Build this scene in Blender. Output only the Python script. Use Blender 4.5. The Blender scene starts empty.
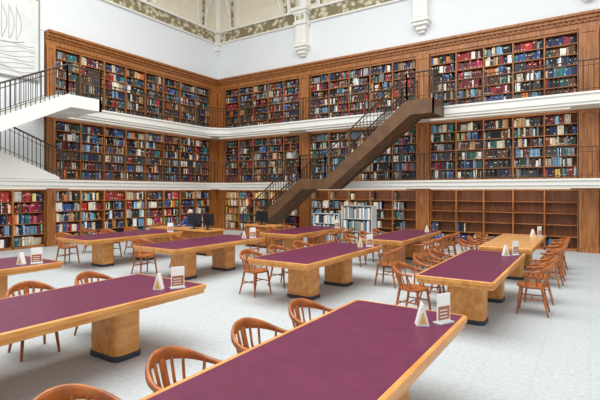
import bpy, math, random
from mathutils import Vector, Matrix
R = random.Random(7)
scene = bpy.context.scene
scene.view_settings.view_transform = 'Standard'

# ------------------------------------------------------------------ materials
def srgb(r, g, b):
    def f(c):
        c /= 255.0
        return c/12.92 if c <= 0.04045 else ((c+0.055)/1.055)**2.4
    return (f(r), f(g), f(b), 1.0)

def base_mat(name, col, rough=0.5, spec=0.5, metal=0.0):
    m = bpy.data.materials.new(name); m.use_nodes = True
    b = m.node_tree.nodes['Principled BSDF']
    b.inputs['Base Color'].default_value = col
    b.inputs['Roughness'].default_value = rough
    b.inputs['Metallic'].default_value = metal
    b.inputs['Specular IOR Level'].default_value = spec
    return m

def noise_mat(name, c1, c2, scale=(1, 1, 1), nscale=5, rough=0.5, spec=0.5, detail=4, lo=0.35, hi=0.65, bump=0.0):
    m = base_mat(name, c1, rough, spec)
    nt = m.node_tree; b = nt.nodes['Principled BSDF']
    tc = nt.nodes.new('ShaderNodeTexCoord'); mp = nt.nodes.new('ShaderNodeMapping')
    mp.inputs['Scale'].default_value = scale
    nz = nt.nodes.new('ShaderNodeTexNoise'); nz.inputs['Scale'].default_value = nscale; nz.inputs['Detail'].default_value = detail
    cr = nt.nodes.new('ShaderNodeValToRGB')
    cr.color_ramp.elements[0].position = lo; cr.color_ramp.elements[0].color = c1
    cr.color_ramp.elements[1].position = hi; cr.color_ramp.elements[1].color = c2
    nt.links.new(tc.outputs['Object'], mp.inputs['Vector']); nt.links.new(mp.outputs[0], nz.inputs['Vector'])
    nt.links.new(nz.outputs['Fac'], cr.inputs[0]); nt.links.new(cr.outputs[0], b.inputs['Base Color'])
    if bump:
        bp = nt.nodes.new('ShaderNodeBump'); bp.inputs['Strength'].default_value = bump; bp.inputs['Distance'].default_value = 0.02
        nt.links.new(nz.outputs['Fac'], bp.inputs['Height']); nt.links.new(bp.outputs[0], b.inputs['Normal'])
    return m

M = {}
M['wood'] = noise_mat('oak_panel_wood', srgb(142, 86, 42), srgb(182, 118, 62), (6, 6, 0.6), 3, 0.4)
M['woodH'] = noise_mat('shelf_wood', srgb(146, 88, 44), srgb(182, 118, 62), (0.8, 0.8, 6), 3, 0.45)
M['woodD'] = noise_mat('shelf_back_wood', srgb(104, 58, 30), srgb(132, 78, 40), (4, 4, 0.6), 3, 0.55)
M['table'] = noise_mat('table_oak', srgb(200, 130, 62), srgb(222, 162, 90), (5, 0.7, 3), 3, 0.35)
M['tabletop_oak'] = noise_mat('table_oak_top', srgb(206, 146, 84), srgb(226, 172, 108), (8, 0.8, 3), 3, 0.3)
M['leather'] = noise_mat('plum_leather', srgb(94, 24, 60), srgb(104, 30, 68), (1, 1, 1), 6, 0.42, 0.4)
M['plinth'] = base_mat('dark_plinth', srgb(52, 54, 66), 0.5)
M['chair'] = noise_mat('bentwood', srgb(138, 72, 30), srgb(190, 112, 52), (3, 3, 3), 3, 0.3)
M['white'] = base_mat('white_plaster', srgb(232, 238, 242), 0.8, 0.2)
M['trimwhite'] = base_mat('white_paint', srgb(240, 240, 234), 0.5)
M['cream'] = noise_mat('cream_plaster', srgb(228, 220, 198), srgb(234, 228, 208), (1, 1, 1), 2, 0.8, 0.2)
M['bronze'] = base_mat('bronze', srgb(70, 58, 48), 0.45, 0.5, 0.2)
M['stair'] = noise_mat('stair_bronze', srgb(94, 66, 42), srgb(114, 82, 52), (1, 1, 1), 3, 0.45)
M['black'] = base_mat('black_plastic', srgb(24, 26, 32), 0.4)
M['screen'] = base_mat('screen_dark', srgb(40, 52, 74), 0.2)
M['paper'] = base_mat('white_card', srgb(240, 240, 236), 0.5)
M['acrylic'] = base_mat('acrylic', srgb(206, 210, 212), 0.15)
M['card'] = base_mat('brown_card', srgb(168, 104, 72), 0.6)
M['grey'] = base_mat('grey_metal', srgb(150, 150, 148), 0.5)
M['yellow'] = base_mat('yellow_label', srgb(220, 190, 90), 0.5)
M['marble'] = noise_mat('pale_marble', srgb(218, 222, 222), srgb(228, 231, 230), (1, 1, 1), 3, 0.4)
M['lead'] = base_mat('engraved_line', srgb(168, 170, 172), 0.6)

# carpet
m = noise_mat('grey_carpet', srgb(180, 186, 189), srgb(190, 196, 198), (1, 1, 1), 22, 0.95, 0.1, 6, 0.4, 0.6)
M['carpet'] = m
nt = m.node_tree
b = nt.nodes['Principled BSDF']
tc = nt.nodes.new('ShaderNodeTexCoord')
br = nt.nodes.new('ShaderNodeTexBrick'); br.offset = 0; br.inputs['Scale'].default_value = 1.0
br.inputs['Brick Width'].default_value = 0.5; br.inputs['Row Height'].default_value = 0.5
br.inputs['Mortar Size'].default_value = 0.02; br.inputs['Mortar Smooth'].default_value = 0.5
br.inputs['Color1'].default_value = (1, 1, 1, 1); br.inputs['Color2'].default_value = (0.98, 0.98, 0.98, 1); br.inputs['Mortar'].default_value = (0.95, 0.95, 0.95, 1)
nt.links.new(tc.outputs['Object'], br.inputs['Vector'])
mx = nt.nodes.new('ShaderNodeMixRGB'); mx.blend_type = 'MULTIPLY'; mx.inputs[0].default_value = 1
cr = [n for n in nt.nodes if n.type == 'VALTORGB'][0]
nt.links.new(cr.outputs[0], mx.inputs[1]); nt.links.new(br.outputs[0], mx.inputs[2]); nt.links.new(mx.outputs[0], b.inputs['Base Color'])

# ornate frieze
m = base_mat('gilded_frieze', srgb(190, 176, 140), 0.7)
nt = m.node_tree; b = nt.nodes['Principled BSDF']
tc = nt.nodes.new('ShaderNodeTexCoord'); vo = nt.nodes.new('ShaderNodeTexVoronoi'); vo.inputs['Scale'].default_value = 5.5
vo.feature = 'SMOOTH_F1'
cr = nt.nodes.new('ShaderNodeValToRGB')
cr.color_ramp.elements[0].position = 0.22; cr.color_ramp.elements[0].color = srgb(218, 210, 184)
cr.color_ramp.elements[1].position = 0.5; cr.color_ramp.elements[1].color = srgb(138, 126, 94)
nt.links.new(tc.outputs['Object'], vo.inputs['Vector']); nt.links.new(vo.outputs['Distance'], cr.inputs[0]); nt.links.new(cr.outputs[0], b.inputs['Base Color'])
M['frieze'] = m

# books (face colour attribute)
m = base_mat('book_cloth', (0.2, 0.1, 0.1, 1), 0.55, 0.35)
at = m.node_tree.nodes.new('ShaderNodeAttribute'); at.attribute_name = 'Col'
m.node_tree.links.new(at.outputs['Color'], m.node_tree.nodes['Principled BSDF'].inputs['Base Color'])
M['books'] = m

# ------------------------------------------------------------------ mesh builder
class MB:
    def __init__(s):
        s.v = []; s.f = []; s.m = []; s.sm = []; s.c = []; s.mats = []
    def mi(s, name):
        if name not in s.mats: s.mats.append(name)
        return s.mats.index(name)
    def add(s, vs, fs, mat, smooth=False, col=None):
        o = len(s.v); s.v += [tuple(p) for p in vs]; k = s.mi(mat)
        for f in fs:
            s.f.append([o+i for i in f]); s.m.append(k); s.sm.append(smooth); s.c.append(col)
    def box(s, x0, x1, y0, y1, z0, z1, mat, col=None):
        if x0 > x1: x0, x1 = x1, x0
        if y0 > y1: y0, y1 = y1, y0
        s.add([(x0,y0,z0),(x1,y0,z0),(x1,y1,z0),(x0,y1,z0),(x0,y0,z1),(x1,y0,z1),(x1,y1,z1),(x0,y1,z1)],
              [(3,2,1,0),(4,5,6,7),(0,1,5,4),(1,2,6,5),(2,3,7,6),(3,0,4,7)], mat, False, col)
    def loft(s, rings, mat, smooth=True, close=True):
        n = len(rings[0]); vs = [p for r in rings for p in r]; fs = []
        for i in range(len(rings)-1):
            for j in range(n):
                a = i*n+j; b_ = i*n+(j+1) % n
                fs.append((a, b_, b_+n, a+n))
        s.add(vs, fs, mat, smooth)
        if close:
            s.add(rings[0], [tuple(reversed(range(n)))], mat); s.add(rings[-1], [tuple(range(n))], mat)
    def sweep(s, pts, wh, mat, side=None, n=8, power=1.0):
        rings = []
        P = [Vector(p) for p in pts]
        for i, p in enumerate(P):
            t = (P[min(i+1, len(P)-1)]-P[max(i-1, 0)]).normalized()
            up = Vector((0, 0, 1)) if abs(t.z) < 0.9 else Vector((0, 1, 0))
            sd = t.cross(up).normalized(); u = sd.cross(t).normalized()
            w, h = wh[i] if isinstance(wh, list) else wh
            ring = []
            for k in range(n):
                a = 2*math.pi*(k+0.5)/n
                c, sn = math.cos(a), math.sin(a)
                c = math.copysign(abs(c)**power, c); sn = math.copysign(abs(sn)**power, sn)
                ring.append(p+sd*w*c+u*h*sn)
            rings.append(ring)
        s.loft(rings, mat)
    def prism(s, pts, b0, b1, mp, mat):
        n = len(pts)
        vs = [mp(a, b0, h) for a, h in pts]+[mp(a, b1, h) for a, h in pts]
        fs = [tuple(range(n)), tuple(reversed(range(n, 2*n)))]
        for i in range(n):
            j = (i+1) % n; fs.append((i, i+n, j+n, j))
        s.add(vs, fs, mat)
    def rbox(s, x0, x1, y0, y1, z0, z1, r, mat, n=4):
        def ring(z, ins):
            out = []
            for cx, cy, a0 in ((x1-r, y1-r, 0), (x0+r, y1-r, 90), (x0+r, y0+r, 180), (x1-r, y0+r, 270)):
                for k in range(n+1):
                    a = math.radians(a0+90*k/n); rr = r-ins
                    out.append((cx+rr*math.cos(a), cy+rr*math.sin(a), z))
            return out
        c = min(0.006, r*0.4)
        s.loft([ring(z0, c), ring(z0+c, 0), ring(z1-c, 0), ring(z1, c)], mat, False)
    def obj(s, name, parent=None, loc=None, fix=True):
        me = bpy.data.meshes.new(name); me.from_pydata(s.v, [], s.f)
        for mn in s.mats: me.materials.append(M[mn])
        me.polygons.foreach_set('material_index', s.m); me.polygons.foreach_set('use_smooth', s.sm)
        if any(c is not None for c in s.c):
            at = me.color_attributes.new('Col', 'FLOAT_COLOR', 'CORNER'); arr = []
            for f, c in zip(s.f, s.c):
                arr += list(c or (0.5, 0.5, 0.5, 1))*len(f)
            at.data.foreach_set('color', arr)
        me.update()
        if fix:
            import bmesh
            bm = bmesh.new(); bm.from_mesh(me); bmesh.ops.recalc_face_normals(bm, faces=bm.faces); bm.to_mesh(me); bm.free()
        o = bpy.data.objects.new(name, me); scene.collection.objects.link(o)
        if parent: o.parent = parent
        if loc: o.location = loc
        return o

# ------------------------------------------------------------------ dimensions
XL, YF = -16.0, 16.8
G1, G2 = 2.33, 4.92
B1, B2 = 2.04, 4.55
CT = 7.12
XR = 5.6

# floor
b = MB(); b.box(-16.6, 9, -6, 17.4, -0.1, 0, 'carpet'); b.obj('floor')

# walls
b = MB()
b.box(XL-0.36, XL-0.5, -6, 17.4, 0, 14, 'white')
b.box(XL-0.36, XL+0.02, -6, YF-0.02, 7.55, 9.45, 'white')
b.box(XL-0.36, XL+0.0, -6, 8.15, B1+0.02, 7.56, 'white')
b.box(XL-0.34, XL, 8.2, YF, B1+.005, G1-.005, 'white'); b.box(XL-0.34, XL, 8.2, YF, B2+.005, G2-.005, 'white')
b.obj('wall_left')
b = MB()
b.box(XL-0.5, 9, YF+0.36, YF+0.5, 0, 14, 'white')
b.box(XL-0.36, 9, YF-0.02, YF+0.36, 7.55, 9.45, 'white')
b.box(XL, XR, YF, YF+.34, B1+.005, G1-.005, 'white'); b.box(XL, XR, YF, YF+.34, B2+.005, G2-.005, 'white')
b.obj('wall_far')

# frieze bands
b = MB()
b.box(XL-0.3, XL+0.06, -6, YF-0.06, 9.45, 9.95, 'frieze')
b.box(XL-0.3, XL+0.12, -6, YF-0.12, 9.40, 9.46, 'trimwhite'); b.box(XL-0.3, XL+0.16, -6, YF-0.16, 9.95, 10.03, 'trimwhite')
b.obj('trim_1')
b = MB()
b.box(XL+0.05, 9, YF-0.06, YF+0.3, 9.45, 9.95, 'frieze')
b.box(XL+0.05, 9, YF-0.12, YF+0.3, 9.40, 9.46, 'trimwhite'); b.box(XL+0.05, 9, YF-0.16, YF+0.3, 9.95, 10.03, 'trimwhite')
b.obj('trim_2')

# coved ceiling with ribs and coffers
b = MB()
def cove(t, k=0.0):
    return 0.1+3.2*(1-math.cos(t))+k*math.cos(t), 10.03+2.7*math.sin(t)-k*math.sin(t)
N = 14
for i in range(N):
    t0, t1 = math.pi/2*i/N, math.pi/2*(i+1)/N
    d0, h0 = cove(t0); d1, h1 = cove(t1)
    b.add([(XL+d0, -6, h0), (XL+d0, YF-d0, h0), (XL+d1, YF-d1, h1), (XL+d1, -6, h1)], [(0, 1, 2, 3)], 'cream', True)
    b.add([(9, YF-d0, h0), (XL+d0, YF-d0, h0), (XL+d1, YF-d1, h1), (9, YF-d1, h1)], [(3, 2, 1, 0)], 'cream', True)
b.box(XL+3.3, 9, YF-5.3, YF-3.3, 12.73, 12.9, 'cream'); b.box(XL+3.3, XL+5.3, -6, YF-5.3, 12.73, 12.9, 'cream')
def rib_line(f, w, mat='trimwhite'):
    pts = [f(math.pi/2*i/N) for i in range(N+1)]
    b.sweep(pts, (w, w*0.7), mat, n=8)
for xc in (-15.0, -11.5, -9.9, -6.2, -4.5, -0.9, 0.8):
    rib_line(lambda t: (xc, YF-cove(t)[0], cove(t)[1]), 0.08)
for xc in (-10.7, -5.35, -0.05):
    rib_line(lambda t: (xc, YF-cove(t)[0], cove(t)[1]), 0.30)
for yc in (15.8, 12.3, 10.7, 7.2, 5.5):
    rib_line(lambda t: (XL+cove(t)[0], yc, cove(t)[1]), 0.08)
rib_line(lambda t: (XL+cove(t)[0], YF-cove(t)[0], cove(t)[1]), 0.2)
for a0, a1 in ((-15.0, -11.5), (-9.9, -6.2), (-4.5, -0.9)):
    for s_, w in ((0.92, 0.07), (0.74, 0.04)):
        pts = []
        for k in range(21):
            a = math.pi*k/20; x = (a0+a1)/2-(a1-a0)/2*s_*math.cos(a); t = 0.03+0.85*s_*math.sin(a)
            pts.append((x, YF-cove(t)[0]-0.02, cove(t)[1]))
        b.sweep(pts, (w, w), 'frieze' if s_ > .8 else 'trimwhite')
for a0, a1 in ((7.2, 10.7), (12.3, 15.8)):
    for s_, w in ((0.92, 0.07), (0.74, 0.04)):
        pts = []
        for k in range(21):
            a = math.pi*k/20; y = (a0+a1)/2-(a1-a0)/2*s_*math.cos(a); t = 0.03+0.85*s_*math.sin(a)
            pts.append((XL+cove(t)[0]+0.02, y, cove(t)[1]))
        b.sweep(pts, (w, w), 'frieze' if s_ > .8 else 'trimwhite')
def panelF(x0, x1, t0, t1, mat):
    vs = []; n = 5
    for i in range(n+1):
        t = t0+(t1-t0)*i/n; d, h = cove(t, 0.03)
        vs += [(x0, YF-d, h), (x1, YF-d, h)]
    b.add(vs, [(2*i, 2*i+1, 2*i+3, 2*i+2) for i in range(n)], mat)
def panelL(y0, y1, t0, t1, mat):
    vs = []; n = 5
    for i in range(n+1):
        t = t0+(t1-t0)*i/n; d, h = cove(t, 0.03)
        vs += [(XL+d, y0, h), (XL+d, y1, h)]
    b.add(vs, [(2*i, 2*i+1, 2*i+3, 2*i+2) for i in range(n)], mat)
for t0, t1 in ((0.06, 0.3), (0.36, 0.6), (0.66, 0.9), (0.96, 1.2)):
    for x0, x1 in ((-11.35, -11.1), (-10.3, -10.05), (-6.05, -5.8), (-4.9, -4.65), (-0.75, -0.45), (.35, .65)): panelF(x0, x1, t0, t1, 'frieze')
    for y0, y1 in ((10.85, 12.15), (5.65, 7.05)): panelL(y0, y1, t0, t1, 'frieze')
b.obj('ceiling', fix=False)

# hanging plaster corbels
def corbel(x, y, w, dp, nx, ny):
    b = MB()
    def lay(z0, z1, ww, dd, mat='trimwhite'):
        if ny: b.box(x-ww/2, x+ww/2, y, y-dd, z0, z1, mat)
        else: b.box(x, x+dd, y-ww/2, y+ww/2, z0, z1, mat)
    lay(7.95, 8.05, w*.35, dp*.4); lay(8.05, 8.2, w*.6, dp*.65); lay(8.2, 8.32, w*.9, dp*.9)
    lay(8.32, 8.4, w*1.1, dp*1.08)
    lay(8.4, 9.3, w*.85, dp*.85); lay(8.5, 9.2, w*.5, dp*.92)
    lay(9.3, 9.42, w*1.05, dp*1.05); lay(9.42, 9.75, w*.9, dp*.95)
    lay(9.5, 9.68, w*.6, dp*1.0, 'frieze')
    lay(9.75, 9.88, w*1.1, dp*1.1); lay(9.88, 10.03, w*1.3, dp*1.3)
    b.obj('plaster_corbel')
for xc in (-10.7, -5.35, -0.05): corbel(xc, YF-0.02, 0.62, 0.4, 0, 1)
b = MB()
for z0, z1, r in ((8.9, 9.05, .12), (9.05, 9.3, .22), (9.3, 9.42, .3), (9.42, 9.9, .24), (9.9, 10.03, .36)):
    b.box(XL+0.02, XL+0.02+r, YF-0.02-r, YF-0.02, z0, z1, 'trimwhite')
b.obj('plaster_corbel')

# ------------------------------------------------------------------ bookcases
def mapF(a, d, h): return (a, YF+d, h)
def mapL(a, d, h): return (XL-d, a, h)
def wbox(b, mp, a0, a1, d0, d1, h0, h1, mat, col=None):
    p = mp(a0, d0, h0); q = mp(a1, d1, h1)
    b.box(p[0], q[0], p[1], q[1], h0, h1, mat, col)

C = dict(navy=(32,44,76), black=(28,28,32), dgreen=(36,64,52), green=(52,106,80), teal=(46,106,114), brown=(92,60,42), tan=(178,146,106),
         cream=(222,210,184), white=(234,234,230), red=(152,40,42), maroon=(98,34,40), magenta=(168,46,90), blue=(54,86,142),
         sky=(118,160,190), grey=(138,141,144), orange=(196,114,62), yellow=(208,182,98), dgrey=(66,69,76))
PAL = {
 'dark': 'navy navy black black dgreen brown maroon dgrey cream blue grey tan brown teal navy dgrey brown red',
 'mixed': 'navy black dgreen brown maroon cream white blue grey tan red teal orange dgrey sky brown navy black dgrey',
 'red': 'red red maroon magenta red black navy cream white brown maroon dgrey brown',
 'pale': 'cream white white tan grey navy black teal blue cream dgreen brown sky dgrey',
 'green': 'dgreen green teal black navy white cream dgrey blue white black brown grey sky cream',
 'bright': 'red blue green white cream orange magenta navy black teal yellow maroon sky brown red',
 'tan': 'tan tan yellow cream tan brown white brown cream orange',
}
def bookcase(mp, a0, a1, z0, z1, rows, pal, fill=0.96, unit=0.95):
    b = MB()
    n = max(1, round((a1-a0)/unit)); w = (a1-a0)/n
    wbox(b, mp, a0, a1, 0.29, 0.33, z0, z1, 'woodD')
    wbox(b, mp, a0, a1, 0.0, 0.3, z0, z0+0.08, 'woodH')
    wbox(b, mp, a0, a1, -0.01, 0.3, z1-0.08, z1, 'woodH')
    for i in range(n+1):
        a = a0+i*w; t = 0.022
        wbox(b, mp, max(a0, a-t), min(a1, a+t), 0, 0.29, z0, z1, 'wood')
    zz0, zz1 = z0+0.08, z1-0.08; ph = (zz1-zz0)/rows
    for r in range(1, rows):
        wbox(b, mp, a0, a1, 0.015, 0.29, zz0+r*ph-0.012, zz0+r*ph+0.012, 'woodH')
    fr = b.obj('bookcase', fix=False)
    k = MB(); tot = 0
    for i in range(n):
        for r in range(rows):
            fl = fill(i, r, n) if callable(fill) else fill
            if fl <= 0: continue
            p = pal(i, r, n) if callable(pal) else pal
            names = PAL[p].split()
            base = zz0+r*ph+0.012; a = a0+i*w+0.03; end = a0+(i+1)*w-0.03
            stop = a+(end-a)*min(1, fl*R.uniform(0.92, 1.12))
            while a < stop:
                cn = R.choice(names); run = R.choice((1, 1, 1, 1, 2, 2, 3, 4, 7))
                hh = ph*R.uniform(0.64, 0.88); tt = R.uniform(0.022, 0.05)
                cc = C[cn]; vf = R.uniform(0.8, 1.25)
                for q in range(run):
                    th = tt*R.uniform(0.9, 1.1) if run > 2 else R.uniform(0.018, 0.055)
                    if a+th > stop: a = stop; break
                    h = hh*(1 if run > 2 else R.uniform(0.88, 1.1)); h = min(h, ph*0.92)
                    v = vf*R.uniform(0.88, 1.12)
                    col = srgb(*[min(246, x*v) for x in cc])
                    dd = R.uniform(0.02, 0.05)
                    p0 = mp(a, dd, base); p1 = mp(a+th*0.95, 0.26, base+h)
                    k.box(p0[0], p1[0], p0[1], p1[1], base, base+h, 'books', col)
                    if R.random() < 0.42:
                        lc = srgb(232, 224, 204) if sum(cc) < 360 else srgb(100, 64, 52)
                        lh = base+h*R.choice((0.1, 0.13, 0.68, 0.72))
                        s0 = mp(a+th*0.1, dd-0.002, 0); s1 = mp(a+th*0.85, dd+0.002, 0)
                        k.box(s0[0], s1[0], s0[1], s1[1], lh, lh+h*0.12, 'books', lc)
                    a += th; tot += 1
                if R.random() < 0.03: a += R.uniform(0.03, 0.12)
    if k.f: k.obj('books', parent=fr, fix=False)
    return tot

FB = [(-15.48, -10.95), (-10.42, -5.61), (-5.07, -0.32), (0.25, 5.0)]
T = 0
pr = lambda *ps: (lambda i, r, n: ps[(i*7+r*3+i*r) % len(ps)])
T += bookcase(mapF, *FB[0], G2, CT, 6, pr('dark', 'red', 'mixed', 'dark'))
T += bookcase(mapF, *FB[1], G2, CT, 6, pr('red', 'dark', 'red', 'mixed'))
T += bookcase(mapF, *FB[2], G2, CT, 6, lambda i, r, n: 'red' if (i == 1 and r > 1) else ['mixed', 'dark', 'pale', 'mixed', 'red'][(i+r*2) % 5])
T += bookcase(mapF, *FB[3], G2, CT, 6, 'mixed')
T += bookcase(mapF, *FB[0], G1, B2, 6, pr('dark', 'mixed', 'dark'))
T += bookcase(mapF, *FB[1], G1, B2, 6, pr('green', 'dark', 'mixed'))
T += bookcase(mapF, *FB[2], G1, B2, 6, pr('green', 'pale', 'green', 'bright', 'dark'), 0.9)
T += bookcase(mapF, *FB[3], G1, B2, 6, 'green')
T += bookcase(mapF, *FB[0], 0, B1, 5, pr('tan', 'tan', 'mixed'), 0.75)
T += bookcase(mapF, *FB[1], 0, B1, 5, 'pale', lambda i, r, n: 0.9 if r in (1, 2, 3) and i < 3 else (0.5 if r < 4 else 0.15))
T += bookcase(mapF, *FB[2], 0, B1, 5, 'dark', lambda i, r, n: 0.7 if r == 0 else (0.35 if (r == 1 and i < 2) else 0))
T += bookcase(mapF, *FB[3], 0, B1, 5, 'red', lambda i, r, n: 0.95 if r < 2 else 0)
T += bookcase(mapL, 8.53, 16.28, G2, CT, 6, pr('dark', 'mixed', 'dark', 'dark', 'mixed'))
T += bookcase(mapL, 8.53, 16.28, G1, B2, 6, pr('mixed', 'dark', 'dark', 'mixed'))
T += bookcase(mapL, 8.53, 16.28, 0, B1, 5, pr('mixed', 'pale', 'dark', 'bright'))
T += bookcase(mapL, 3.0, 8.19, 0, B1, 5, pr('bright', 'red', 'bright', 'mixed'))
print('books', T)

# pilasters, one storey each
def pilaster(mp, a0, a1):
    for (h0, h1) in ((0.0, B1), (G1, B2), (G2, CT)):
        b = MB()
        wbox(b, mp, a0, a1, -0.06, 0.33, h0, h1, 'wood')
        m_ = 0.09
        wbox(b, mp, a0-0.01, a1+0.01, -0.09, -0.05, h0, h0+0.2, 'wood')
        wbox(b, mp, a0-0.01, a1+0.01, -0.09, -0.05, h1-0.14, h1, 'wood')
        wbox(b, mp, a0, a0+m_, -0.085, -0.05, h0+0.2, h1-0.14, 'wood')
        wbox(b, mp, a1-m_, a1, -0.085, -0.05, h0+0.2, h1-0.14, 'wood')
        b.obj('oak_pilaster', fix=False)
for a0, a1 in ((-10.93, -10.44), (-5.59, -5.09), (-0.30, 0.23), (5.02, 5.5)): pilaster(mapF, a0, a1)
pilaster(mapF, -15.9, -15.5)
pilaster(mapL, 16.3, 16.7)
pilaster(mapL, 8.21, 8.51)
# cornice
b = MB()
for d, h0, h1 in ((0.05, CT, 7.3), (0.1, 7.3, 7.4), (0.18, 7.4, 7.5), (0.26, 7.5, 7.58)):
    b.box(XL+.01, XR, YF-d, YF+0.3, h0, h1, 'wood')
for k in range(130):
    x = XL+.4+k*0.165
    b.box(x, x+.08, YF-.13, YF-.09, 7.33, 7.4, 'wood')
b.obj('trim_cornice', fix=False)
b = MB()
for d, h0, h1 in ((0.05, CT, 7.3), (0.1, 7.3, 7.4), (0.18, 7.4, 7.5), (0.26, 7.5, 7.58)):
    b.box(XL-0.3, XL+d, 8.19, YF-d, h0, h1, 'wood')
for k in range(50):
    y = 8.3+k*0.165
    b.box(XL+.09, XL+.13, y, y+.08, 7.33, 7.4, 'wood')
b.obj('trim_cornice', fix=False)

# engraved marble panel on left wall
b = MB()
X0 = XL+0.02
b.box(X0, X0+0.05, 4.2, 7.98, 5.7, 8.55, 'grey'); b.box(X0, X0+0.06, 4.26, 7.92, 5.76, 8.49, 'marble')
def line(pts, w=.008): b.sweep([(X0+.064, y, z) for y, z in pts], (w, w), 'lead', n=4)
for k in range(9):
    z = 5.95+.1*k
    line([(4.4+q*.17, z+.035*math.sin(q*.9+k*1.7)+.1*math.sin(q*.25+k*.4)) for q in range(21)])
for k in range(5):
    line([(6.35+.22*k+.14*math.sin(math.pi*q/8), 6.95+.13*q) for q in range(9)], .01)
    line([(6.33+.22*k, 6.95), (6.33+.22*k, 8.1)], .009)
line([(6.1+.15*q, 6.95-.14*math.sin(math.pi*q/9)) for q in range(10)], .014)
for k in range(6):
    line([(4.6+.25*k+.1*math.cos(q), 7.9-.08*k+.05*math.sin(q)) for q in range(7)])
b.obj('engraved_wall_panel')

# ------------------------------------------------------------------ galleries
def gallery_path(ystart, xend, off=0.0, r=1.0):
    ex, ey = XL+1.0+off, YF-1.0-off
    pts = [(ex, ystart)]
    y = ystart
    while y < ey-r-0.01:
        pts.append((ex, y)); y += 0.5
    for k in range(13):
        a = math.pi-math.pi/2*k/12
        pts.append((ex+r+r*math.cos(a), ey-r+r*math.sin(a)))
    x = ex+r+0.5
    while x < xend: pts.append((x, ey)); x += 0.5
    pts.append((xend, ey))
    out = [pts[0]]
    for p in pts[1:]:
        if (Vector(p)-Vector(out[-1])).length > 0.02: out.append(p)
    return out
def gallery(z0, z1, ystart):
    b = MB()
    def strip(off, h0, h1, mat):
        P = gallery_path(ystart, XR, off)
        n = len(P); ex, ey = XL+1+off, YF-1-off
        def back(p):
            if p[1] < ey-1.0-0.001: return (XL+0.01, p[1])
            if p[0] > ex+1.0+0.001: return (p[0], YF-0.01)
            return (XL+0.01, YF-0.01)
        fr0 = [(p[0], p[1], h0) for p in P]; fr1 = [(p[0], p[1], h1) for p in P]
        bk0 = [back(p)+(h0,) for p in P]; bk1 = [back(p)+(h1,) for p in P]
        vs = fr0+fr1+bk0+bk1; fs = []
        for i in range(n-1):
            fs += [(i, i+1, n+i+1, n+i), (n+i, n+i+1, 3*n+i+1, 3*n+i), (i, 2*n+i, 2*n+i+1, i+1)]
        fs.append((0, n, 3*n, 2*n)); fs.append((n-1, 3*n-1, 4*n-1, 2*n-1))
        b.add(vs, fs, mat)
    strip(-0.05, z0, z0+0.09, 'trimwhite'); strip(0.0, z0+0.09, z1-0.06, 'trimwhite'); strip(0.05, z1-0.06, z1, 'trimwhite')
    return b.obj('gallery_walkway', fix=False)
def resample(P, step):
    out = []; acc = 0; L = 0
    for i in range(len(P)-1):
        a, c = Vector(P[i]), Vector(P[i+1]); d = (c-a).length
        while acc <= L+d:
            t = (acc-L)/d if d else 0; out.append(a.lerp(c, t)); acc += step
        L += d
    return out
def balustrade(z, ystart, gaps, parent):
    b = MB(); P = gallery_path(ystart, XR, -0.05)
    def ok(p): return not any(x0 <= p[0] <= x1 and y0 <= p[1] <= y1 for x0, x1, y0, y1 in gaps)
    S = resample(P, 0.13)
    for i, p in enumerate(S):
        if not ok(p): continue
        t = 0.02 if i % 11 == 0 else 0.0085
        b.box(p.x-t, p.x+t, p.y-t, p.y+t, z, z+(0.98 if i % 11 == 0 else 0.92), 'bronze')
    S = resample(P, 0.26); run = []
    S2 = S+[None]
    for p in S2:
        if p is not None and ok(p): run.append(p)
        else:
            if len(run) > 1:
                for hh, w, h in ((0.95, 0.03, 0.02), (0.80, 0.012, 0.01), (0.1, 0.016, 0.012)):
                    b.sweep([(q.x, q.y, z+hh) for q in run], (w, h), 'bronze', n=4, power=1)
            run = []
    b.obj('balustrade', parent=parent, fix=False)
g = gallery(B1, G1, 3.0); balustrade(G1, 8.3, [(-9.42, -8.35, 15, 16.5)], g)
g = gallery(B2, G2, 7.75); balustrade(G2, 8.85, [(-5.15, -4.35, 15, 16.5)], g)

# fill lights and glowing strips added under the gallery edges to brighten the shelves
M['fillglow'] = base_mat('fill_strip_glow', (1, .93, .82, 1), 0.5)
bs = M['fillglow'].node_tree.nodes['Principled BSDF']; bs.inputs['Emission Color'].default_value = (1, .93, .82, 1); bs.inputs['Emission Strength'].default_value = 0.4
def add_fill_strip(cx, cy, z, L, along, en):
    b = MB()
    if along == 'x': b.box(cx-L/2, cx+L/2, cy-.04, cy+.04, z-.03, z-.001, 'fillglow')
    else: b.box(cx-.04, cx+.04, cy-L/2, cy+L/2, z-.03, z-.001, 'fillglow')
    o = b.obj('fill_strip')
    l = bpy.data.lights.new('fill_light', 'AREA'); l.shape = 'RECTANGLE'; l.size = L; l.size_y = .2; l.energy = en; l.color = (1, .88, .74)
    lo = bpy.data.objects.new('fill_light', l); scene.collection.objects.link(lo); lo.parent = o
    tilt = math.radians(35)
    lo.location = (cx, cy, z-.06)
    if along == 'x': lo.rotation_euler = (tilt, 0, 0)
    else: lo.rotation_euler = (tilt, 0, math.radians(90))
for z, en in ((B1, 13), (B2, 6)):
    for a0, a1 in FB[:3]: add_fill_strip((a0+a1)/2, YF-.6, z, a1-a0-.4, 'x', en*(a1-a0)/4)
    add_fill_strip(XL+.6, 12.2, z, 7.0, 'y', en*7/4)
add_fill_strip(XL+.6, 5.6, B1, 4.6, 'y', 13)

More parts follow.
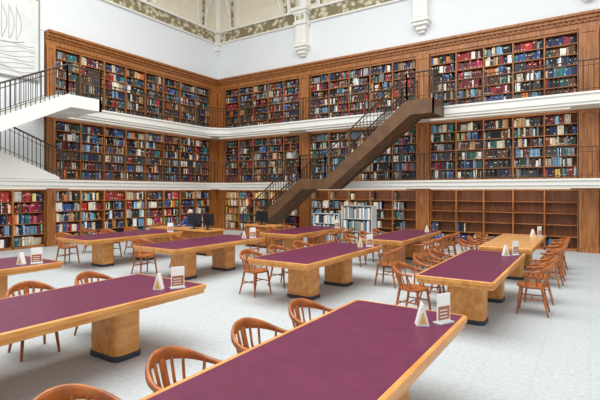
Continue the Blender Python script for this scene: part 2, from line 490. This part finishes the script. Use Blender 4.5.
# ------------------------------------------------------------------ stairs
def mapX(a, bb, h): return (a, bb, h)
def mapY(a, bb, h): return (bb, a, h)
def rail_run(b, mp, lat, pts, mat='bronze', step=0.13, H=0.92):
    for i in range(len(pts)-1):
        (a0, h0), (a1, h1) = pts[i], pts[i+1]; L = abs(a1-a0); n = max(1, int(L/step))
        for k in range(n+1):
            t = k/n; a = a0+(a1-a0)*t; h = h0+(h1-h0)*t
            w = 0.022 if k in (0, n) else 0.009
            p = mp(a, lat, h); b.box(p[0]-w, p[0]+w, p[1]-w, p[1]+w, h-.02, h+H, mat)
        for hh, w in ((H, 0.034), (H-0.15, 0.012), (0.12, 0.012)):
            b.sweep([mp(a0, lat, h0+hh), mp(a1, lat, h1+hh)], (w, w*0.8), mat, n=6)
def steps(b, mp, a0, h0, a1, h1, l0, l1, n, mat):
    for k in range(n):
        aa = a0+(a1-a0)*k/n; ab = a0+(a1-a0)*(k+1)/n; ht = h0+(h1-h0)*(k+1)/n
        p = mp(aa, l0, 0); q = mp(ab, l1, 0)
        b.box(p[0], q[0], p[1], q[1], ht-0.2, ht, mat)
b = MB(); y0, y1 = 14.55, 15.74
top = [(-12.55, 0), (-12.5, 0.12), (-9.5, 2.42), (-8.38, 2.42), (-5.2, 5.0), (-4.28, 5.0)]
bot = [(-4.28, 4.52), (-5.06, 4.52), (-8.24, 2.02), (-9.4, 2.02), (-12.05, 0)]
b.prism(top+bot, y0, y0+0.07, mapX, 'stair')
b.prism([p for p in top+bot], y1-0.07, y1, mapX, 'stair')
inn = [(-12.3, 0.02), (-9.45, 2.2), (-8.33, 2.2), (-5.15, 4.8), (-4.35, 4.8), (-4.35, 4.58), (-5.06, 4.58), (-8.27, 2.06), (-9.37, 2.06), (-12.0, 0.02)]
b.prism(inn, y0+0.06, y1-0.06, mapX, 'stair')
b.box(-4.33, -4.28, y0, y1+0.04, 4.52, 5.0, 'stair')
b.box(-9.45, -8.33, y0+0.06, y1+0.05, 2.2, 2.33, 'stair'); b.box(-5.15, -4.33, y0+0.06, y1+0.05, 4.75, 4.92, 'stair')
steps(b, mapX, -12.3, 0, -9.45, 2.33, y0+0.07, y1-0.07, 13, 'stair')
steps(b, mapX, -8.33, 2.33, -5.15, 4.92, y0+0.07, y1-0.07, 15, 'stair')
st = b.obj('staircase')
b = MB()
rail_run(b, mapX, y0+0.035, [(-12.4, 0.16), (-9.5, 2.42), (-8.38, 2.42), (-5.2, 5.0), (-4.32, 5.0)])
rail_run(b, mapX, y1-0.035, [(-12.4, 0.16), (-9.5, 2.42)]); rail_run(b, mapX, y1-0.035, [(-8.38, 2.42), (-5.2, 5.0)])
rail_run(b, mapY, -4.31, [(y0+0.05, 5.0), (y1, 5.0)])
b.obj('handrail', parent=st, fix=False)

b = MB(); x0, x1 = -14.95, -13.6
top = [(3.4, 3.6), (4.96, 3.6), (7.65, 4.97), (8.8, 4.97)]; bot = [(8.8, 4.58), (7.75, 4.58), (5.0, 3.2), (3.4, 3.2)]
b.prism(top+bot, x1-0.08, x1, mapY, 'trimwhite'); b.prism(top+bot, x0, x0+0.08, mapY, 'trimwhite')
b.prism([(3.4, 3.5), (5.0, 3.5), (7.7, 4.85), (8.75, 4.85), (8.75, 4.64), (7.75, 4.64), (5.0, 3.26), (3.4, 3.26)], x0+0.07, x1-0.07, mapY, 'trimwhite')
b.box(x0, x1, 8.7, 8.8, 4.58, 4.97, 'trimwhite'); b.box(-15.1, x1-0.08, 7.7, 8.75, 4.8, 4.93, 'trimwhite')
steps(b, mapY, 4.96, 3.55, 7.68, 4.92, x0+0.08, x1-0.08, 8, 'trimwhite')
b.box(-15.95, x1-0.05, 3.4, 4.9, 3.3, 3.55, 'trimwhite')
b.prism([(8.15, 2.34), (8.15, 2.42), (5.2, 3.65), (3.4, 3.65), (3.4, 2.34)], -15.08, -15.0, mapY, 'trimwhite')
steps(b, mapY, 8.1, 2.33, 5.2, 3.55, -15.95, -15.08, 7, 'trimwhite')
st = b.obj('switchback_staircase')
b = MB()
rail_run(b, mapY, x1-0.04, [(3.5, 3.6), (4.96, 3.6), (7.65, 4.97), (8.76, 4.97)])
rail_run(b, mapX, 8.75, [(x1-0.04, 4.97), (-15.0, 4.97)])
rail_run(b, mapY, x0+0.04, [(4.96, 3.6), (7.65, 4.97)])
rail_run(b, mapY, -15.04, [(8.2, 2.42), (5.2, 3.65), (3.5, 3.65)])
b.obj('handrail', parent=st, fix=False)

# ------------------------------------------------------------------ tables
def table(xc, ya, yb, w=1.2, top='leather', cards=True, tri=True):
    b = MB(); x0, x1 = xc-w/2, xc+w/2; H = 0.77
    b.rbox(x0, x1, ya, yb, H-0.06, H-0.004, 0.05, 'table')
    b.rbox(x0+0.02, x1-0.02, ya+0.02, yb-0.02, H-0.11, H-0.055, 0.04, 'table')
    if top == 'leather': b.rbox(x0+0.04, x1-0.04, ya+0.04, yb-0.04, H-0.02, H, 0.03, 'leather')
    else: b.rbox(x0+0.03, x1-0.03, ya+0.03, yb-0.03, H-0.02, H, 0.03, 'tabletop_oak')
    for yc in (ya+0.85, yb-0.85):
        b.rbox(xc-0.27, xc+0.27, yc-0.18, yc+0.18, 0.06, H-0.1, 0.09, 'table')
        b.rbox(xc-0.28, xc+0.28, yc-0.19, yc+0.19, 0, 0.065, 0.09, 'plinth')
    b.rbox(xc-0.05, xc+0.05, ya+0.9, yb-0.9, H-0.2, H-0.1, 0.02, 'table')
    b.obj('reading_table')
    if tri:
        s = MB(); cx, cy = x1-0.27, yb-0.55
        P = [(-0.055, 0), (0.055, 0), (0.055, 0.006), (0.006, 0.19), (-0.006, 0.19), (-0.055, 0.006)]
        s.prism(P, -0.045, 0.045, lambda a, bb, h: (cx+bb*0.5+a*0.86, cy-bb*0.86+a*0.5, H+0.001+h), 'paper')
        s.prism([(-0.03, 0.02), (0.03, 0.02), (0.004, 0.12), (-0.004, 0.12)], 0.045, 0.047, lambda a, bb, h: (cx+bb*0.5+a*0.86, cy-bb*0.86+a*0.5, H+h), 'yellow')
        s.obj('table_label_stand')
    if cards:
        s = MB(); cx, cy = x1-0.13, yb-0.38
        def mp(a, bb, h): return (cx+a*0.45+bb*0.89, cy+a*0.89-bb*0.45+0.0, H+0.001+h)
        s.prism([(-0.09, 0), (0.09, 0), (0.09, 0.012), (-0.09, 0.012)], -0.045, 0.045, mp, 'acrylic')
        s.prism([(-0.08, 0.012), (0.08, 0.012), (0.08, 0.26), (-0.08, 0.26)], -0.006, 0.006, mp, 'paper')
        for sd in (.006, -.008):
            s.prism([(-0.07, 0.03), (0.07, 0.03), (0.07, 0.15), (-0.07, 0.15)], sd, sd+0.002, mp, 'card')
            for q in range(3): s.prism([(-0.055, 0.05+q*.03), (0.04, 0.05+q*.03), (0.04, 0.058+q*.03), (-0.055, 0.058+q*.03)], sd-.001, sd+0.003, mp, 'paper')
        s.obj('card_holder')
table(-1.56, 1.05, 4.42, 1.18)
table(-4.75, 0.75, 4.1, 1.36)
table(-8.05, 0.8, 4.1, 1.3)
table(-1.55, 6.14, 9.4, 1.06)
table(-4.42, 6.05, 9.1, 1.26)
table(-7.65, 6.1, 9.1, 1.35)
table(-10.7, 6.1, 9.1, 1.35, tri=False)
table(-1.5, 10.1, 13.5, 1.05, top='oak')
table(-4.25, 10.1, 13.3, 1.15, cards=False)
table(-7.3, 10.0, 13.0, 1.25, tri=False)

# ------------------------------------------------------------------ chair
def chair_mesh():
    b = MB()
    rings = []
    for z, s_ in ((0.425, 0.9), (0.435, 1.0), (0.455, 1.0), (0.462, 0.95), (0.452, 0.6)):
        r = []
        for k in range(24):
            a = 2*math.pi*k/24; y = 0.21*math.sin(a)
            x = math.copysign(abs(math.cos(a))**0.75, math.cos(a))*0.22*(1.06 if y > 0 else 0.95)
            y = math.copysign(abs(math.sin(a))**0.75, math.sin(a))*0.215
            r.append((x*s_, y*s_, z))
        rings.append(r)
    b.loft(rings, 'chair')
    for sx in (-1, 1):
        b.sweep([(sx*0.165, 0.15, 0.43), (sx*0.185, 0.175, 0.22), (sx*0.205, 0.20, 0.0)], [(0.021, 0.021), (0.019, 0.019), (0.014, 0.014)], 'chair')
        b.sweep([(sx*0.155, -0.15, 0.43), (sx*0.175, -0.185, 0.22), (sx*0.2, -0.24, 0.0)], [(0.021, 0.021), (0.019, 0.019), (0.014, 0.014)], 'chair')
        b.sweep([(sx*0.18, 0.172, 0.25), (sx*0.172, -0.178, 0.25)], (0.01, 0.01), 'chair')
        b.sweep([(sx*0.205, 0.06, 0.44), (sx*0.235, 0.07, 0.53), (sx*0.262, 0.05, 0.60), (sx*0.268, 0.02, 0.68)], (0.014, 0.014), 'chair')
        b.sweep([(sx*0.2, -0.08, 0.44), (sx*0.245, -0.10, 0.70)], (0.012, 0.012), 'chair')
    b.sweep([(-0.176, 0.0, 0.25), (0.176, 0.0, 0.25)], (0.009, 0.009), 'chair')
    b.sweep([(-0.178, -0.19, 0.2), (0.178, -0.19, 0.2)], (0.009, 0.009), 'chair')
    pts = []; wh = []
    for k in range(25):
        a = math.radians(-20+220*k/24)
        x = 0.275*math.cos(a); y = -0.02-0.27*math.sin(a)
        bk = max(0, math.sin(a))
        pts.append((x, y-0.01*bk, 0.685+0.09*bk**1.6)); wh.append((0.016+0.003*(1-bk), 0.018+0.034*bk**1.6))
    pts[0] = (pts[0][0], pts[0][1]+0.03, 0.675); pts[-1] = (pts[-1][0], pts[-1][1]+0.03, 0.675)
    b.sweep(pts, wh, 'chair', n=10, power=0.7)
    for k in range(5):
        t = (k-2)/2; xb = t*0.12; xt = t*0.165
        yb = -0.185+0.03*t*t; yt = -0.285+0.045*t*t
        b.sweep([(xb, yb, 0.45), ((xb+xt)/2, (yb+yt)/2-0.01, 0.6), (xt, yt, 0.75)], (0.015 if k != 2 else 0.034, 0.007), 'chair', n=8)
    o = b.obj('library_chair'); return o
proto = chair_mesh(); first = [True]
def chair(x, y, ang):
    o = proto if first[0] else bpy.data.objects.new('library_chair', proto.data)
    if not first[0]: scene.collection.objects.link(o)
    first[0] = False
    o.location = (x, y, 0); o.rotation_euler = (0, 0, math.radians(ang))
E, Wd = -90, 90
for y in (3.85, 3.0, 2.15, 1.35): chair(-2.28, y, E+R.uniform(-6, 6))
for y in (3.6, 2.75, 1.9, 1.1): chair(-5.62, y, E+R.uniform(-8, 8))
for y in (3.3, 2.4): chair(-8.95, y, E+R.uniform(-8, 8))
for y in (6.75, 7.7, 8.6): chair(-2.3, y, E+R.uniform(-8, 8))
for y in (8.0, 8.9): chair(-0.78, y, Wd+R.uniform(-10, 10))
for y in (6.6, 7.5, 8.4): chair(-5.3, y, E+R.uniform(-12, 12))
for y in (8.7,): chair(-3.5, y, Wd)
for y in (6.75, 7.9): chair(-8.75, y, E+R.uniform(-12, 12))
for y in (6.6, 7.9, 8.7): chair(-11.75, y, E+R.uniform(-12, 12))
for y in (10.5, 11.3, 12.1, 12.9): chair(-0.72, y, Wd+R.uniform(-10, 10))
for y in (10.9, 11.8, 12.8): chair(-2.3, y, E+R.uniform(-10, 10))
for y in (10.5, 11.2, 12.0, 12.8): chair(-3.35, y, Wd+R.uniform(-10, 10))
for y in (10.6, 11.5, 12.4): chair(-5.15, y, E+R.uniform(-10, 10))
for y in (10.6, 11.5, 12.3): chair(-6.4, y, Wd+R.uniform(-10, 10))
for y in (10.4, 11.3, 12.2): chair(-8.25, y, E+R.uniform(-10, 10))
chair(-13.2, 8.2, -40); chair(-13.1, 10.5, 160)

# ------------------------------------------------------------------ staff desk, monitors, person
def desk(x0, x1, y0, y1, H=0.77):
    b = MB()
    b.rbox(x0, x1, y0, y1, H-0.05, H, 0.03, 'table')
    b.rbox(x0+0.08, x1-0.08, y0+0.06, y0+0.1, 0.08, H-0.05, 0.015, 'wood')
    b.rbox(x0+0.05, x0+0.12, y0+0.05, y1-0.05, 0, H-0.05, 0.02, 'wood'); b.rbox(x1-0.12, x1-0.05, y0+0.05, y1-0.05, 0, H-0.05, 0.02, 'wood')
    b.rbox(x1-0.5, x1-0.13, y0+0.12, y1-0.08, 0.12, H-0.06, 0.02, 'wood')
    b.obj('staff_desk')
desk(-12.2, -9.5, 9.55, 10.35); desk(-10.2, -8.9, 12.0, 12.7)
def monitor(x, y, ang, zt=0.77):
    b = MB()
    b.rbox(-0.26, 0.26, -0.02, 0.02, 0.12, 0.48, 0.015, 'black'); b.box(-0.24, 0.24, 0.02, 0.022, 0.14, 0.46, 'screen')
    b.rbox(-0.03, 0.03, -0.05, -0.015, 0.0, 0.3, 0.012, 'black'); b.rbox(-0.12, 0.12, -0.11, 0.09, 0, 0.015, 0.03, 'black')
    o = b.obj('computer_monitor', loc=(x, y, zt+0.001)); o.rotation_euler = (0, 0, math.radians(ang))
monitor(-10.4, 9.9, 12); monitor(-9.8, 9.9, -8); monitor(-9.6, 12.3, 0)
b = MB(); b.rbox(-0.22, 0.22, -0.07, 0.07, 0, 0.02, 0.02, 'black')
for i in range(10):
    for j in range(4): b.box(-0.2+i*0.04, -0.168+i*0.04, -0.055+j*0.028, -0.034+j*0.028, 0.02, 0.026, 'grey')
o = b.obj('keyboard', loc=(-11.5, 10.12, 0.771))

M['skin'] = base_mat('skin', srgb(214, 164, 138), 0.5); M['hair'] = noise_mat('grey_hair', srgb(190, 184, 176), srgb(218, 213, 205), (20, 20, 3), 4, 0.6)
M['navy'] = base_mat('blue_cardigan', srgb(52, 84, 150), 0.85); M['trouser'] = base_mat('dark_trousers', srgb(34, 34, 42), 0.8)
M['lips'] = base_mat('lips', srgb(168, 84, 80), 0.5); M['eye'] = base_mat('eye', srgb(40, 34, 30), 0.2)
def skin(name, verts, edges, radii, mat, parent, sub=2, root=0):
    me = bpy.data.meshes.new(name); me.from_pydata(verts, edges, []); me.materials.append(M[mat])
    o = bpy.data.objects.new(name, me); scene.collection.objects.link(o); o.parent = parent
    bpy.context.view_layer.objects.active = o
    md = o.modifiers.new('Skin', 'SKIN'); md.use_smooth_shade = True
    for i, r in enumerate(radii):
        r = (r, r) if not isinstance(r, tuple) else r
        me.skin_vertices[0].data[i].radius = r; me.skin_vertices[0].data[i].use_root = (i == root)
    o.modifiers.new('Sub', 'SUBSURF').levels = sub; o.modifiers['Sub'].render_levels = sub
    return o
per = bpy.data.objects.new('seated_librarian', None); scene.collection.objects.link(per)
per.location = (-11.5, 10.72, 0); per.rotation_euler = (0, 0, math.radians(8))
V = [(0,0,.56),(0,.01,.72),(0,.02,.88),(0,.01,1.0),(0,0,1.06),
     (.16,.01,1.0),(.22,-.08,.84),(.2,-.22,.81),(.12,-.38,.805),
     (-.16,.01,1.0),(-.22,-.08,.84),(-.2,-.22,.81),(-.12,-.38,.805)]
Ed = [(0,1),(1,2),(2,3),(3,4),(3,5),(5,6),(6,7),(7,8),(3,9),(9,10),(10,11),(11,12)]
Rd = [(.16,.13),(.145,.11),(.155,.115),(.12,.09),(.06,.06),.062,.05,.042,.033,.062,.05,.042,.033]
skin('torso', V, Ed, Rd, 'navy', per)
V = [(0,0,.53),(.1,-.03,.53),(.12,-.38,.52),(.12,-.42,.3),(.12,-.42,.08),(.12,-.53,.04),(-.1,-.03,.53),(-.12,-.38,.52),(-.12,-.42,.3),(-.12,-.42,.08),(-.12,-.53,.04)]
Ed = [(0,1),(1,2),(2,3),(3,4),(4,5),(0,6),(6,7),(7,8),(8,9),(9,10)]
skin('legs', V, Ed, [(.15,.11),.095,.068,.056,.042,.035,.095,.068,.056,.042,.035], 'trouser', per)
for sx in (1, -1):
    V = [(sx*.12,-.37,.808),(sx*.11,-.43,.81)]; Ed = [(0, 1)]; Rd = [(.026,.02),(.036,.016)]
    skin('hand', V, Ed, Rd, 'skin', per)
    for k, L in enumerate((.055, .068, .072, .062)):
        fx = sx*(.135-.018*k)
        skin('finger', [(fx,-.44,.812),(fx,-.44-L*.6,.816),(fx,-.44-L,.802)], [(0,1),(1,2)], [.009,.008,.007], 'skin', per, 1)
    skin('thumb', [(sx*.085,-.40,.81),(sx*.065,-.43,.808),(sx*.062,-.46,.803)], [(0,1),(1,2)], [.011,.009,.008], 'skin', per, 1)
skin('head', [(0,0,1.04),(0,-.01,1.1),(0,-.03,1.17),(0,-.015,1.235),(0,-.005,1.275)], [(0,1),(1,2),(2,3),(3,4)], [(.048,.048),(.05,.052),(.066,.078),(.078,.09),(.055,.065)], 'skin', per)
b = MB()
def ell(cx, cy, cz, rx, ry, rz, mat, cut=None):
    rings = []
    for i in range(1, 12):
        ph = math.pi*i/12
        rings.append([(cx+rx*math.sin(ph)*math.cos(2*math.pi*j/16), cy+ry*math.sin(ph)*math.sin(2*math.pi*j/16), cz-rz*math.cos(ph)) for j in range(16)])
    b.loft(rings, mat)
for sx in (1, -1):
    ell(sx*.03, -.098, 1.205, .011, .007, .007, 'paper'); ell(sx*.03, -.104, 1.205, .005, .003, .005, 'eye'); ell(sx*.076, 0, 1.19, .01, .018, .03, 'skin')
    ell(sx*.03, -.1, 1.224, .016, .004, .003, 'hair')
ell(0, -.112, 1.185, .011, .018, .02, 'skin'); ell(0, -.1, 1.148, .02, .007, .006, 'lips')
b.obj('face', parent=per)
b = MB(); ell(0, .028, 1.25, .086, .09, .072, 'hair'); ell(0, .055, 1.18, .08, .055, .08, 'hair')
b.obj('hair', parent=per)
b = MB(); cx, cy = -11.5, 10.75
b.rbox(cx-.24, cx+.24, cy-.24, cy+.24, .37, .42, .1, 'black'); b.rbox(cx-.22, cx+.22, cy+.26, cy+.31, .6, 1.0, .02, 'black')
b.box(cx-.03, cx+.03, cy+.2, cy+.27, .38, .65, 'black'); b.sweep([(cx, cy, .05), (cx, cy, .39)], (.03, .03), 'grey')
for k in range(5):
    a = 2*math.pi*k/5; b.sweep([(cx, cy, .1), (cx+.28*math.cos(a), cy+.28*math.sin(a), .04)], [(.025, .025), (.02, .02)], 'black')
    b.sweep([(cx+.28*math.cos(a)-.02, cy+.28*math.sin(a), .03), (cx+.28*math.cos(a)+.02, cy+.28*math.sin(a), .03)], (.03, .03), 'black')
b.obj('office_chair')

# ------------------------------------------------------------------ display racks in front of far wall
def rack(x0, x1, y, H, rows, pal):
    b = MB()
    b.rbox(x0, x0+.03, y, y+.4, 0, H, .008, 'acrylic'); b.rbox(x1-.03, x1, y, y+.4, 0, H, .008, 'acrylic')
    b.box(x0+.03, x1-.03, y+.36, y+.38, .1, H, 'grey')
    for r in range(rows+1): b.box(x0+.03, x1-.03, y+.02, y+.38, .1+(H-.12)*r/rows, .12+(H-.12)*r/rows, 'acrylic')
    o = b.obj('book_trolley', fix=False); k = MB()
    for r in range(rows):
        a = x0+.04; base = .12+(H-.12)*r/rows; ph = (H-.12)/rows
        while a < x1-.09:
            t = R.uniform(.02, .07); c = C[R.choice(PAL[pal].split())]; h = ph*R.uniform(.7, .88)
            k.box(a, a+t*.94, y+.03, y+.3, base, base+h, 'books', srgb(*c)); a += t
    k.obj('volumes', parent=o, fix=False)
PAL['folders'] = 'white cream sky white grey green grey cream dgreen tan grey'
rack(-7.25, -6.1, 13.75, 1.45, 3, 'folders'); rack(-8.4, -7.35, 13.75, 1.15, 3, 'pale')

# ------------------------------------------------------------------ light
w = bpy.data.worlds.new('World'); scene.world = w; w.use_nodes = True
w.node_tree.nodes['Background'].inputs[0].default_value = (0.96, 0.98, 1.0, 1); w.node_tree.nodes['Background'].inputs[1].default_value = 0.92
L = bpy.data.lights.new('skylight', 'AREA'); L.shape = 'RECTANGLE'; L.size = 14; L.size_y = 12; L.energy = 2250; L.color = (1, 0.985, 0.95)
lo = bpy.data.objects.new('skylight', L); scene.collection.objects.link(lo); lo.location = (-5, 5, 12.6)

# ------------------------------------------------------------------ camera
cam = bpy.data.cameras.new('camera'); co = bpy.data.objects.new('camera', cam); scene.collection.objects.link(co)
co.location = (0, 0, 1.95); co.rotation_euler = (math.radians(90), 0, math.radians(33.1))
cam.sensor_width = 36; cam.lens = 445/600*36; cam.clip_end = 200
cam.shift_y = -9/600
scene.camera = co
